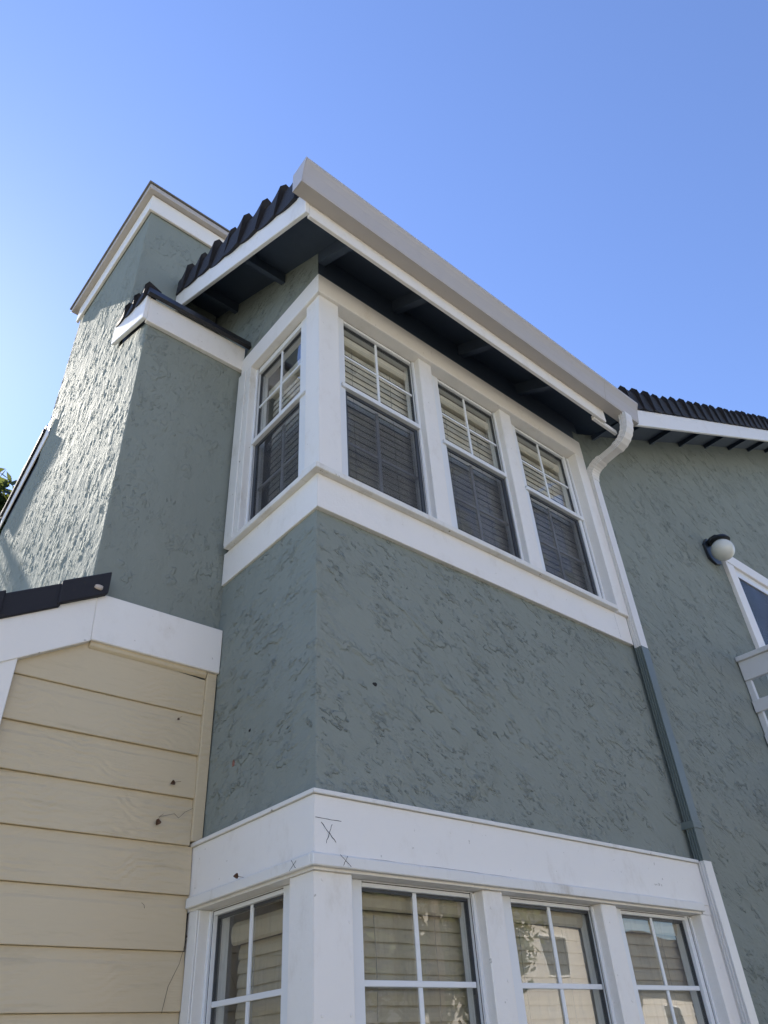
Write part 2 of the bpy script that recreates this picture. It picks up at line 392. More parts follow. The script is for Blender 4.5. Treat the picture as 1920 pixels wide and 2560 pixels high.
# upper apron, sill, head
mitre('apron_board', -0.010, -0.025, XB, 0.795, 3.585, 3.774, W)
extr('window_sill', [(-0.040, -0.060, 3.7745), (-0.040, -0.060, 3.806), (-0.040, 0.06, 3.828), (-0.040, 0.06, 3.7745)], (2.28, 0, 0), M['white_old'], house, 0.003)
extr('window_sill', [(-0.042, 0.061, 3.7745), (-0.042, 0.061, 3.806), (0.06, 0.061, 3.828), (0.06, 0.061, 3.7745)], (0, 0.69, 0), M['white_old'], house, 0.003)
extr('window_sill', [(-0.042, -0.0595, 3.7750), (-0.042, -0.0595, 3.8055), (-0.0405, -0.0595, 3.8055), (-0.0405, -0.0595, 3.7750)], (0, 0.1200, 0), M['white_old'], house)
mitre('head_board', -0.018, -0.045, 2.366, 0.775, 5.082, 5.240, W, 0.08, 0.003)
# posts, mullions and casings on both storeys
for z0, z1 in ((0.6, 2.1195), (3.815, 5.0815)):
    up = z0 > 3
    yb = -0.025 if up else -0.02
    xl = 0.0 if up else -0.02
    mitre('corner_post', xl, yb, 0.135, 0.095 if up else 0.115, z0, z1, W, 0.05)
    for a, b in ((0.755, 0.862), (1.483, 1.592)): box('mullion_post', a, b, -0.02, 0.06, z0, z1, W, house, 0.004)
    box('side_casing', -0.02, 0.06, 0.655 if up else 0.712, 0.786 if up else 0.850, z0, z1, M['white_old'], house, 0.003)
    box('side_casing', -0.028, -0.0205, 0.70 if up else 0.715, 0.782 if up else 0.776, z0, z1, M['white_old'], house, 0.002)
box('right_casing', 2.262, 2.40, -0.04, 0.06, 3.60, 5.0815, W, house, 0.003) if False else None
box('right_casing', 2.262, 2.366, -0.044, 0.06, 3.7750, 5.0815, W, house, 0.003)
box('sill_return', 2.2405, 2.2615, -0.028, 0.06, 3.7750, 3.8270, M['white_old'], house, 0)
box('right_casing', 2.262, XB, -0.030, 0.06, 0.6, 2.1195, W, house, 0.003)
box('right_casing', 2.2855, XB, -0.0305, 0.06, 2.1197, 2.1597, W, house, 0)

# ------------------------------------------------------------------ windows
def frame_pt(axis):
    # axis 'x': window in the front face (u = x, depth = y); axis 'y': in the left face (u = y, depth = x)
    if axis == 'x': return lambda u0, u1, d0, d1, z0, z1: (u0, u1, d0, d1, z0, z1)
    return lambda u0, u1, d0, d1, z0, z1: (d0, d1, u0, u1, z0, z1)
def part(name, F, u0, u1, d0, d1, z0, z1, mat, par, bev=0.0015): return box(name, *F(u0, u1, d0, d1, z0, z1), mat, par, bev)
def pane(name, F, u0, u1, d, z0, z1, mat, par):
    x0, x1, y0, y1, za, zb = F(u0, u1, d, d + 0.003, z0, z1)
    return build(name, box_bm(x0, x1, y0, y1, za, zb), mat, par)
def window(axis, fu0, fu1, gu0, gu1, z0, z1, zm, gtop, hung, label, mh=None):
    """frame fu0..fu1, glass gu0..gu1, meeting rail at zm"""
    F = frame_pt(axis)
    d = 0.03
    w = empty('window', F(fu0, fu0, d, d, z0, z1)[0:1] + (F(fu0, fu0, d, d, 0, 0)[2], z0)); parent(w, house)
    w.location = (0, 0, 0); w.matrix_parent_inverse = Matrix.Identity(4)
    if label: w['label'] = label
    # outer frame: two jambs and a head with a raised inner lip
    part('frame', F, fu0, gu0, d, d + 0.07, z0, z1, M['vinyl'], w); part('frame', F, gu1, fu1, d, d + 0.07, z0, z1, M['vinyl'], w)
    part('frame', F, gu0 + 0.0005, gu1 - 0.0005, d, d + 0.07, gtop, z1, M['vinyl'], w)
    part('frame_lip', F, fu0 - 0.004, fu0 + 0.008, d - 0.008, d - 0.0005, z0, z1 - 0.006, M['vinyl'], w)
    part('frame_lip', F, fu1 - 0.012, fu1 + 0.004, d - 0.008, d - 0.0005, z0, z1 - 0.006, M['vinyl'], w)
    for q in (fu0 + 0.015, (fu1 - 0.020)): part('joint', F, q, q + 0.003, d - 0.0012, d - 0.0002, z0, z1 - 0.004, M['crack'], w, 0)
    part('joint', F, gu0, gu1, d - 0.0012, d - 0.0002, z1 - 0.008, z1 - 0.005, M['crack'], w, 0)
    gm = (gu0 + gu1) / 2 - 0.01
    dg = d + 0.022
    # dark gasket round the glass
    part('gasket', F, gu0, gu0 + 0.004, dg - 0.006, dg + 0.012, z0, gtop, M['dark'], w, 0); part('gasket', F, gu1 - 0.006, gu1, dg - 0.006, dg + 0.012, z0, gtop, M['dark'], w, 0)
    part('gasket', F, gu0 + 0.004, gu1 - 0.006, dg - 0.006, dg + 0.012, gtop - 0.010, gtop, M['dark'], w, 0)
    if hung:
        pane('pane', F, gu0, gu1, dg, zm, gtop, M['glass'], w)
        zmu = (zm + gtop) / 2 - 0.005
        part('muntin', F, gm - 0.008, gm + 0.008, dg - 0.008, dg - 0.001, zm, gtop, M['vinyl'], w, 0.001)
        part('muntin', F, gu0 + 0.004, gm - 0.0085, dg - 0.008, dg - 0.001, zmu - 0.007, zmu + 0.007, M['vinyl'], w, 0.001)
        part('muntin', F, gm + 0.0085, gu1 - 0.006, dg - 0.008, dg - 0.001, zmu - 0.007, zmu + 0.007, M['vinyl'], w, 0.001)
        part('meeting_rail', F, fu0 + 0.0 if axis == 'y' else gu0 - 0.03, fu1 - 0.004, d - 0.014, d + 0.02, zm - 0.030, zm, M['vinyl'], w, 0.002)
        # lower sash behind a dark framed insect screen
        db = dg + 0.030
        pane('pane', F, gu0, gu1, db, z0, zm - 0.03, M['glass'], w)
        zl = z0 + (zm - z0) * 0.49
        part('muntin', F, gm - 0.010, gm + 0.010, db - 0.010, db - 0.001, z0, zm - 0.03, M['muntin_shaded'], w, 0.001)
        part('muntin', F, gu0, gm - 0.0105, db - 0.010, db - 0.001, zl - 0.008, zl + 0.008, M['muntin_shaded'], w, 0.001)
        part('muntin', F, gm + 0.0105, gu1, db - 0.010, db - 0.001, zl - 0.008, zl + 0.008, M['muntin_shaded'], w, 0.001)
        ds = d + 0.008
        part('screen_frame', F, gu0 + 0.001, gu0 + 0.014, ds, ds + 0.010, z0, zm - 0.031, M['dark'], w); part('screen_frame', F, gu1 - 0.024, gu1 - 0.001, ds, ds + 0.010, z0, zm - 0.031, M['dark'], w)
        part('screen_frame', F, gu0 + 0.0145, gu1 - 0.0245, ds, ds + 0.010, zm - 0.052, zm - 0.031, M['dark'], w)
        part('screen_frame', F, gu0 + 0.0145, gu1 - 0.0245, ds, ds + 0.010, z0, z0 + 0.016, M['dark'], w)
        pane('insect_screen', F, gu0 + 0.0145, gu1 - 0.0245, ds + 0.004, z0 + 0.016, zm - 0.052, M['screen'], w)
    else:
        pane('pane', F, gu0, gu1, dg, z0, gtop, M['glass_dusty'], w)
        part('muntin', F, gm - 0.009, gm + 0.009, dg - 0.008, dg - 0.001, mh + 0.0095, gtop, M['vinyl'], w, 0.001)
        part('muntin', F, gm - 0.009, gm + 0.009, dg - 0.008, dg - 0.001, z0, mh - 0.0095, M['vinyl'], w, 0.001)
        part('muntin', F, gu0 + 0.004, gu1 - 0.006, dg - 0.010, dg - 0.001, mh - 0.009, mh + 0.009, M['vinyl'], w, 0.0015)
    return w

def slat_mesh(length, axis, mat):
    b = bmesh.new(); n = 4; wd = 0.050; th = R(79); rows = []
    for side in (0, 1):
        pts = []
        for i in range(n + 1):
            s = (i / n - 0.5) * wd; bow = 0.0035 * (1 - (2 * i / n - 1) ** 2)
            dep = s * math.cos(th) - bow * math.sin(th) + side * 0.0022
            zz = s * math.sin(th) + bow * math.cos(th)
            pts.append((dep, zz))
        rows.append(pts)
    vs_ = []
    for u in (0.0, length):
        for side in (0, 1):
            for dep, zz in rows[side]:
                vs_.append(b.verts.new((u, dep, zz) if axis == 'x' else (dep, u, zz)))
    k = n + 1
    for side in (0, 1):
        for i in range(n):
            a = side * k + i; c = 2 * k + side * k + i
            b.faces.new((vs_[a], vs_[a + 1], vs_[c + 1], vs_[c]))
    for e in (0, n): b.faces.new((vs_[e], vs_[k + e], vs_[3 * k + e], vs_[2 * k + e]))
    bmesh.ops.recalc_face_normals(b, faces=b.faces[:])
    me = bpy.data.meshes.new('slat'); b.to_mesh(me); b.free(); me.materials.append(mat); return me
def blind(axis, u0, u1, d, ztop, zbot, label):
    mb = M['blind'] if ztop > 3 else M['blind_shaded']
    F = frame_pt(axis)
    x0, _, y0, _, _, _ = F(u0, u0, d, d, 0, 0)
    t = empty('window_blind', (x0, y0, ztop), label, 'blind', 'slatted blinds behind the bay windows')
    part('headrail', F, u0, u1, d - 0.024, d + 0.028, ztop - 0.045, ztop + 0.02, mb, t)
    # rounded valance in front of the headrail
    b = bmesh.new(); prof = [(-0.030, 0.015), (-0.040, 0.0), (-0.043, -0.025), (-0.038, -0.050), (-0.030, -0.058), (-0.026, -0.058), (-0.026, 0.015)]
    P = [((u0, d + q[0], ztop + q[1]) if axis == 'x' else (d + q[0], u0, ztop + q[1])) for q in prof]
    extr('valance', P, (u1 - u0, 0, 0) if axis == 'x' else (0, u1 - u0, 0), mb, t); b.free()
    me = slat_mesh(u1 - u0, axis, mb); z = ztop - 0.078; i = 0
    while z > zbot:
        o = link('slat', me, t, (x0, y0, z + random.uniform(-0.0015, 0.0015)))
        o.rotation_euler = (random.uniform(-0.02, 0.02), 0, random.uniform(-0.001, 0.001)) if axis == 'x' else (0, random.uniform(-0.02, 0.02), 0)
        z -= 0.0455
    for f_ in (0.24, 0.72):
        u = u0 + (u1 - u0) * f_
        pts = []
        for k in range(14):
            zz = ztop - 0.07 - k * (ztop - 0.07 - zbot) / 13
            uu = u + random.uniform(-0.003, 0.003); dp = d - 0.020
            pts.append((uu, dp, zz) if axis == 'x' else (dp, uu, zz))
        build('cord', tube_bm(pts, 0.0011, 4), M['cord'], t)
    return t

GU = [(0.215, 0.738), (0.962, 1.473), (1.693, 2.212)]
FU = [(0.137, 0.7535), (0.8635, 1.4815), (1.5935, 2.2605)]
FUv = [(0.172, 0.775), (0.925, 1.51), (1.65, 2.262)]
up_lab = ['upper front window beside the corner post', 'middle upper front window', 'upper front window beside the downspout']
lo_lab = ['lower front window beside the corner post', 'middle lower front window', 'lower front window beside the downspout']
for k in range(3):
    window('x', FU[k][0], FU[k][1], GU[k][0], GU[k][1], 3.829, 5.081, 4.535, 5.055, True, up_lab[k])
    window('x', FU[k][0], FU[k][1], GU[k][0], GU[k][1], 0.62, 2.119, 0, 2.098, False, lo_lab[k], mh=1.823)
window('y', 0.098, 0.654, 0.190, 0.650 if False else 0.640, 3.829, 5.081, 4.475, 5.035, True, 'upper side window on the left of the corner')
window('y', 0.118, 0.7115, 0.225, 0.690, 0.62, 2.119, 0, 2.098, False, 'lower side window on the left of the corner', mh=1.817)
bl_u = ['cream slatted blind behind the upper front window nearest the corner post', 'cream slatted blind behind the middle upper front window', 'cream slatted blind behind the upper front window nearest the downspout']
bl_l = ['cream slatted blind behind the lower front window nearest the corner post', 'cream slatted blind behind the middle lower front window', 'cream slatted blind behind the lower front window nearest the downspout']
for k in range(3):
    blind('x', GU[k][0] - 0.03, GU[k][1] + 0.045, 0.125, 5.02, 3.80, bl_u[k])
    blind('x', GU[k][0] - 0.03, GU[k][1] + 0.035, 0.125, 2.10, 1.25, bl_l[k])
blind('y', 0.175, 0.640, 0.150, 4.93, 3.80, 'cream slatted blind behind the upper side window left of the corner post')
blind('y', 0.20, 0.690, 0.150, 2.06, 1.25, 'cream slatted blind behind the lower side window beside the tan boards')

# ------------------------------------------------------------------ bay roof
E = 0.355; OX = -0.325; YB = 1.30
ro = empty('bay_roof', (0, 0, 0)); parent(ro, house)
def zb(y): return zs(y)
# deck (dark painted soffit) clipped by the valley with the main roof
def slab(name, pts, th, mat, par):
    return extr(name, pts, (0, 0, th), mat, par)
VX0 = 2.45
def vx(y): return 2.515 + (zs(y) - 5.43) / GS
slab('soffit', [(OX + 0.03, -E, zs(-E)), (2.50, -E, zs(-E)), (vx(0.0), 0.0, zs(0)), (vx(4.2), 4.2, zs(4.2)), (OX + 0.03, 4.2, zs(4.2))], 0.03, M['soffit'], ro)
slab('roof_covering', [(OX + 0.05, -E - 0.02, zs(-E) + 0.032), (2.50, -E - 0.02, zs(-E) + 0.032), (vx(0.0), 0.0, zs(0) + 0.04), (vx(4.2), 4.2, zs(4.2) + 0.04), (OX + 0.05, 4.2, zs(4.2) + 0.04)], 0.06, M['tile'], ro)
# front fascia and rake board
box('fascia_board', OX + 0.0255, 2.245, -E, -E + 0.022, 5.140, zs(-E) - 0.001, W, ro, 0.003)
box('fascia_board', 2.13, 2.40, -E + 0.0225, -E + 0.045, 5.128, 5.165, W, ro, 0.003)
dz = 0.19
yr0, yr1 = -E - 0.002, YB + 0.02
extr('rake_board', [(OX, yr0, zs(yr0) - 0.178), (OX, yr1, zs(yr1) - 0.178), (OX, yr1, zs(yr1) + 0.012), (OX, yr0, zs(yr0) + 0.012)], (0.025, 0, 0), W, ro, 0.003)
# rafters under the front overhang, lookouts under the left one
for x in (0.035, 0.61, 1.20, 1.79):
    y0, y1 = -E + 0.023, -0.001
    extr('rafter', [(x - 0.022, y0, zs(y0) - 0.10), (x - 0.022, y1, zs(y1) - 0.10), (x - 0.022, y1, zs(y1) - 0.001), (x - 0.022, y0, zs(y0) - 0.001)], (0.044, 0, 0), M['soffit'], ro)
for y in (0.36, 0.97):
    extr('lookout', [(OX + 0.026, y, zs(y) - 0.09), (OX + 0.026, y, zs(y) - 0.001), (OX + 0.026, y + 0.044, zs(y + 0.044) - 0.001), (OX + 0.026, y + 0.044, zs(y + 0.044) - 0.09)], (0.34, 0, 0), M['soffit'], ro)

def rake_tile_mesh(L, h0=0.165, h1=0.215, o0=0.008, o1=0.050):
    """local axes: x down the slope, y outwards, z up square to the slope; the rake board's top edge is z = 0"""
    b = bmesh.new(); S = [0.0, 0.25, 0.5, 0.72, 0.88, 1.0, 1.05]
    rings = []
    for s in S:
        t = s ** 1.6
        h = h0 + (h1 - h0) * t; o = o0 + (o1 - o0) * t
        bot = -0.012 - 0.012 * math.sin(s * math.pi)
        x = s * L
        lean = 0.012 * s
        rings.append([b.verts.new(p) for p in ((x, -0.07, h - 0.02), (x + lean, o * 0.4, h), (x + lean, o * 0.95, h - 0.035), (x, o * 0.75, h * 0.5), (x - lean, o * 0.35 + 0.004, bot), (x - lean, -0.012, bot))])
    for i in range(len(S) - 1):
        for j in range(5): b.faces.new((rings[i][j], rings[i][j + 1], rings[i + 1][j + 1], rings[i + 1][j]))
    b.faces.new(rings[0]); b.faces.new(rings[-1][::-1])
    bmesh.ops.recalc_face_normals(b, faces=b.faces[:])
    me = bpy.data.meshes.new('rake_tile'); b.to_mesh(me); b.free(); me.materials.append(M['tile']); return me
def place_tiles(par, start, down, out, n, L, mesh, jitter=0.007):
    down = Vector(down).normalized(); out = Vector(out).normalized(); upv = down.cross(out).normalized()
    if upv.z < 0: upv = -upv
    rot = Matrix((down, out, upv)).transposed()
    for i in range(n):
        o = bpy.data.objects.new('rake_tile', mesh); COL.objects.link(o)
        mtx = rot.to_4x4()
        if rot.determinant() < 0: pass
        mtx = mtx @ Matrix.Diagonal((1.0, random.uniform(0.85, 1.3), random.uniform(0.93, 1.06), 1.0))
        mtx.translation = Vector(start) - down * (L * (i + 1)) + upv * random.uniform(-jitter, jitter) + out * random.uniform(-jitter, jitter)
        o.parent = par; o.matrix_basis = mtx
        if par.type == 'EMPTY': o.matrix_parent_inverse = Matrix.Translation(-par.location)
Lr = 0.205 * math.sqrt(1 + SL * SL)
place_tiles(ro, (OX, -E + 0.075, zs(-E + 0.075) + 0.012), (0, -1, -SL), (-1, 0, 0), 8, Lr, rake_tile_mesh(Lr, 0.150, 0.192, 0.008, 0.038))

# ------------------------------------------------------------------ main roof over the gable wall
mr = empty('main_roof', (0, 0, 0)); parent(mr, house)
EG = 0.375
slab('soffit', [(2.42, -EG, zg(2.42)), (9.7, -EG, zg(9.7)), (9.7, 9.2, zg(9.7)), (vx(4.2), 9.2, zg(vx(4.2))), (vx(4.2), 4.2, zg(vx(4.2))), (vx(0) - 0.02, 0.0, zg(vx(0) - 0.02))], 0.028, M['soffit'], mr)
slab('roof_covering', [(2.60, -EG + 0.02, zg(2.60) + 0.032), (9.7, -EG + 0.02, zg(9.7) + 0.032), (9.7, 9.2, zg(9.7) + 0.032), (vx(4.2), 9.2, zg(vx(4.2)) + 0.032), (vx(4.2) + 0.02, 4.2, zg(vx(4.2)) + 0.04), (vx(0) + 0.02, 0.0, zg(vx(0)) + 0.04)], 0.13, M['tile'], mr)
slab('roof_covering', [(0.0, 4.2, zs(4.2) + 0.04), (vx(4.2), 4.2, zs(4.2) + 0.04), (vx(4.2), 9.2, zs(4.2) + 0.04), (0.0, 9.2, zs(4.2) + 0.04)], 0.1, M['tile'], mr)
xr0 = 2.47
extr('rake_board', [(xr0, -EG, zg(xr0) - 0.165), (9.7, -EG, zg(9.7) - 0.165), (9.7, -EG, zg(9.7) + 0.03), (xr0, -EG, zg(xr0) + 0.03)], (0, 0.024, 0), W, mr, 0.003)
for x in (2.66, 3.08, 3.70, 4.36, 5.02, 5.74, 6.42, 7.1, 7.8):
    extr('lookout', [(x, -EG + 0.025, zg(x) - 0.045), (x + 0.044, -EG + 0.025, zg(x + 0.044) - 0.045), (x + 0.044, -EG + 0.025, zg(x + 0.044) - 0.001), (x, -EG + 0.025, zg(x) - 0.001)], (0, EG - 0.02, 0), M['soffit'], mr)
Lg = 0.1865 * math.sqrt(1 + GS * GS)
place_tiles(mr, (2.50, -EG, zg(2.50) + 0.03), (-1, 0, -GS), (0, -1, 0), 22, Lg, rake_tile_mesh(Lg, 0.138, 0.170, 0.008, 0.036), 0.003)

# ------------------------------------------------------------------ gable window, lamp, balcony rail
gw = empty('window', (0, 0, 0)); parent(gw, house); gw['label'] = 'gable window behind the balcony rail'
box('casing', 4.30, 4.435, -0.03, 0.005, 3.2, 4.9345, W, gw, 0.003)
box('casing', 4.30, 6.2, -0.035, 0.005, 4.935, 5.045, W, gw, 0.003)
box('frame', 4.436, 4.475, -0.018, 0.0045, 3.2, 4.895, M['vinyl'], gw, 0.002); box('frame', 4.476, 6.0, -0.018, 0.0045, 4.845, 4.895, M['vinyl'], gw, 0.002)
box('frame', 4.436, 6.0, -0.012, 0.0045, 4.8955, 4.9345, M['white_old'], gw, 0.002)
box('insect_screen', 4.476, 6.0, -0.0125, -0.0115, 3.2, 4.8445, M['screen'], gw, 0)
b = box_bm(4.476, 6.0, -0.006, -0.002, 3.2, 4.8445); build('pane', b, M['glass'], gw)
box('room_backing', 4.47, 6.0, 0.0005, 0.0055, 3.2, 4.85, M['dark'], gw, 0)  # dark sheet in the opening, stands for the unlit room

lamp = empty('wall_lamp', (4.10, 0, 5.0), 'round opal globe lamp on a dark bracket on the gable wall', 'lamp')
bm_ = bmesh.new()
poly = [(4.020, 5.012), (4.030, 4.872), (4.128, 4.842), (4.225, 4.875), (4.235, 5.02), (4.205, 5.085), (4.10, 5.095)]
extr('backplate', [(x, 0.004, z) for x, z in poly], (0, -0.024, 0), M['iron'], lamp, 0.003)
arm = [(4.10, -0.02, 5.03), (4.10, -0.06, 5.055), (4.08, -0.10, 5.045), (4.075, -0.13, 5.02)]
build('arm', tube_bm(arm, 0.03, 10), M['iron'], lamp, True)
cb = bmesh.new(); bmesh.ops.create_cone(cb, cap_ends=True, segments=28, radius1=0.088, radius2=0.070, depth=0.035, matrix=Matrix.Translation((4.072, -0.125, 5.005)))
bmesh.ops.bevel(cb, geom=[e for e in cb.edges if abs(e.verts[0].co.z - e.verts[1].co.z) < 1e-4], offset=0.006, segments=2, affect='EDGES')
build('holder', cb, M['iron'], lamp)
gb = bmesh.new(); bmesh.ops.create_uvsphere(gb, u_segments=32, v_segments=20, radius=0.093, matrix=Matrix.Translation((4.070, -0.125, 4.905)))
build('globe', gb, M['globe'], lamp, True)

rl = empty('balcony_railing', (3.84, -0.6, 3.2), 'weathered grey white balcony railing fixed to the gable wall', 'railing')
RX = 3.84
box('top_rail', RX - 0.025, RX + 0.10, -1.4, -0.004, 3.868, 3.905, M['rail'], rl, 0.004)
box('rail_board', RX - 0.004, RX + 0.035, -1.4, -0.006, 3.722, 3.8675, M['rail'], rl, 0.003)
box('wall_post', RX + 0.008, RX + 0.045, -0.045, -0.003, 3.0, 3.7215, M['rail'], rl, 0.003)
for za, zc in ((3.477, 3.565), (3.235, 3.32), (3.0, 3.08)):
    box('lower_rail', RX - 0.016, RX + 0.0075, -1.4, -0.006, za, zc, M['rail'], rl, 0.004)
box('post', RX + 0.008, RX + 0.09, -1.4, -1.31, 2.9, 3.8675, M['rail'], rl, 0.004)
bs = box('balcony_floor', RX - 0.02, 6.4, -1.42, 0.003, 2.72, 2.90, M['rail'], house, 0.004)

# ------------------------------------------------------------------ gutter
gt = empty('roof_gutter', (1.1, -0.4, 5.3), 'long white gutter along the front eave of the bay', 'gutter')
yb = -E - 0.001
gp = [(0.0, 5.243), (-0.080, 5.243), (-0.085, 5.258), (-0.091, 5.300), (-0.100, 5.345), (-0.112, 5.382), (-0.1225, 5.402), (-0.1225, 5.419), (-0.108, 5.419), (-0.110, 5.404),
      (-0.117, 5.400), (-0.107, 5.382), (-0.095, 5.345), (-0.086, 5.300), (-0.080, 5.260), (-0.076, 5.248), (-0.004, 5.248), (-0.004, 5.400), (0.0, 5.400)]
GX0, GX1 = -0.405, 2.555
extr('gutter_trough', [(GX0, yb + q[0], q[1]) for q in gp], (GX1 - GX0, 0, 0), M['gutter'], gt)
ep = [(0.0, 5.242), (-0.081, 5.242), (-0.086, 5.258), (-0.092, 5.300), (-0.101, 5.345), (-0.113, 5.382), (-0.1235, 5.402), (-0.1235, 5.420), (0.0, 5.402)]
for x in (GX0 - 0.004, GX1 + 0.001): extr('end_cap', [(x, yb + q[0], q[1]) for q in ep], (0.003, 0, 0), M['gutter'], gt)
extr('joint_cover', [(2.16, yb + q[0] - 0.001, q[1] - 0.001) for q in ep[1:8]] + [(2.16, yb - 0.10, 5.405), (2.16, yb - 0.07, 5.255)], (0.006, 0, 0), M['gutter'], gt)

# ------------------------------------------------------------------ downspout
ds = empty('downspout', (2.40, -0.05, 0), 'ribbed downspout with white top and sage green middle section', 'downspout')
def pipe_prof(w=0.036, d=0.0235):
    # rectangle with three ribs on the -x face (u = x, v = depth)
    p = [(-w, -d)]
    for k in (-0.6, 0.0, 0.6):
        c = k * d; r = 0.0040
        p += [(-w, c - r * 1.1), (-w + 0.007, c - r * 0.5), (-w + 0.007, c + r * 0.5), (-w, c + r * 1.1)]
    p += [(-w, d), (w, d), (w, -d)]
    return p
px, py = 2.400, -0.048
def straight(name, z0, z1, mat, grow=0.0):
    prof = pipe_prof(0.036 + grow, 0.0235 + grow)
    return build(name, sweep_bm([(px, py, z1), (px, py, z0)], prof, (1, 0, 0)), mat, ds)
straight('pipe', 3.565, 4.930, M['pipe']); straight('pipe', 2.362, 3.5648, M['green']); straight('pipe', 0.15, 2.3618, M['pipe'])
def arc_path(p0, p1, p2, n):
    p0, p1, p2 = Vector(p0), Vector(p1), Vector(p2)
    return [(p0 * (1 - t) ** 2 + p1 * 2 * t * (1 - t) + p2 * t * t) for t in [i / n for i in range(n + 1)]]
def elbow(path):
    prof = pipe_prof(0.039, 0.0265); b = bmesh.new(); rings = []
    for i, p in enumerate(path):
        d = (path[min(i + 1, len(path) - 1)] - path[max(i - 1, 0)]).normalized(); v = Vector((1, 0, 0)).cross(d).normalized()
        k = 1.0 + (0.085 if i % 2 else 0.0)
        rings.append([b.verts.new(p + Vector((1, 0, 0)) * q[0] * k + v * q[1] * k) for q in prof])
    n = len(prof)
    for i in range(len(rings) - 1):
        for j in range(n): b.faces.new((rings[i][j], rings[i][(j + 1) % n], rings[i + 1][(j + 1) % n], rings[i + 1][j]))
    b.faces.new(rings[0][::-1]); b.faces.new(rings[-1]); return b
yo = -0.425
build('elbow', elbow(arc_path((px, yo, 5.243), (px, yo, 5.045), (px, yo + 0.135, 5.020), 14)), M['pipe'], ds)
build('elbow', elbow(arc_path((px, -0.165, 5.000), (px, py, 4.985), (px, py, 4.880), 14)), M['pipe'], ds)
build('pipe', sweep_bm([(px, yo + 0.115, 5.023), (px, -0.150, 4.9985)], pipe_prof(0.0355, 0.023), (1, 0, 0)), M['pipe'], ds)
# strap with screw ears
sb = box_bm(px - 0.040, px + 0.040, py - 0.0275, py - 0.0245, 2.520, 2.555, 0.001); box_bm(px - 0.0405, px - 0.0375, py - 0.027, 0.0, 2.520, 2.555, 0.0008, sb); box_bm(px + 0.0375, px + 0.0405, py - 0.027, 0.0, 2.520, 2.555, 0.0008, sb)
box_bm(px + 0.041, px + 0.075, -0.004, 0.003, 2.520, 2.555, 0.0008, sb)
build('strap', sb, M['green'], ds)

# ------------------------------------------------------------------ chimney
ch = empty('chimney', (-0.3, 1.6, 0), 'broad sage stucco chimney with white capped top left of the bay', 'chimney')
XC = -0.635; YC = 0.803; YU = 1.295; XU = XC; YR = 2.74; YR2 = 3.32
S2 = M['stucco_chase']
# body below the shoulders, then the narrower shaft
bb = bmesh.new()
def prism_side(pts, x0, x1): return extr_bm([(x0, y, z) for y, z in pts], (x1 - x0, 0, 0), 0.01)
SHZ = 5.36
build('chimney_core', prism_side([(YC + 0.012, 0), (YR2, 0), (YR2, 5.28), (YR, 5.62), (YU - 0.02, 5.56), (YC + 0.012, 5.37)], XC + 0.012, 0.012), M['soffit'], ch)
build('chimney_core', prism_side([(YU + 0.012, 5.45), (YR, 5.45), (YR, 7.20), (YU + 0.012, 7.05)], XU + 0.012, 0.0), M['soffit'], ch)
def ztop(p): return 5.19 + max(0, min(p.y, YU + 0.1) - YC) * 0.46 if p.y < 2.0 else (5.42 if p.y <= YR else 5.42 - (p.y - YR) * 0.5)
skin('chimney_wall', [(XC, YR), (XC, YU), (0.0, YU)], 2.95, 7.10, 0.008, S2, ch, lambda p: 7.06 + (p.y - YU) * 0.085)
skin('chimney_wall', [(XC, YU + 0.001), (XC, YC), (0.006, YC)], 2.95, 5.3, 0.008, S2, ch, ztop)
skin('chimney_wall', [(XC, YR2), (XC, YR - 0.001)], 2.95, 5.3, 0.010, S2, ch, ztop)
bb.free()
# cap: white board frieze with a drip metal rim
tilt = 0.085
def ct(y, z): return z + (y - YU) * tilt
def ring(name, o, z0, z1, mat, th=0.022):
    xa, xb_, ya, yb_ = XU - o, 0.05, YU - o, YR + o
    extr(name, [(xa, ya, ct(ya, z0)), (xb_, ya, ct(ya, z0)), (xb_, ya, ct(ya, z1)), (xa, ya, ct(ya, z1))], (0, th, 0), mat, ch, 0.003)
    extr(name, [(xa, ya + th + 0.0005, ct(ya + th, z0)), (xa, yb_, ct(yb_, z0)), (xa, yb_, ct(yb_, z1)), (xa, ya + th + 0.0005, ct(ya + th, z1))], (th, 0, 0), mat, ch, 0.003)
ring('cap_board', 0.028, 6.985, 7.175, W)
extr('chimney_cap', [(XU - 0.075, YU - 0.075, ct(YU - 0.075, 7.178)), (0.09, YU - 0.075, ct(YU - 0.075, 7.178)), (0.09, YR + 0.12, ct(YR + 0.12, 7.178)), (XU - 0.075, YR + 0.12, ct(YR + 0.12, 7.178))], (0, 0, 0.055), M['gutter'], ch, 0.004)
extr('cap_rim', [(XU - 0.09, YU - 0.09, ct(YU - 0.09, 7.234)), (0.10, YU - 0.09, ct(YU - 0.09, 7.234)), (0.10, YR + 0.15, ct(YR + 0.15, 7.234)), (XU - 0.09, YR + 0.15, ct(YR + 0.15, 7.234))], (0, 0, 0.014), M['rim'], ch, 0.003)
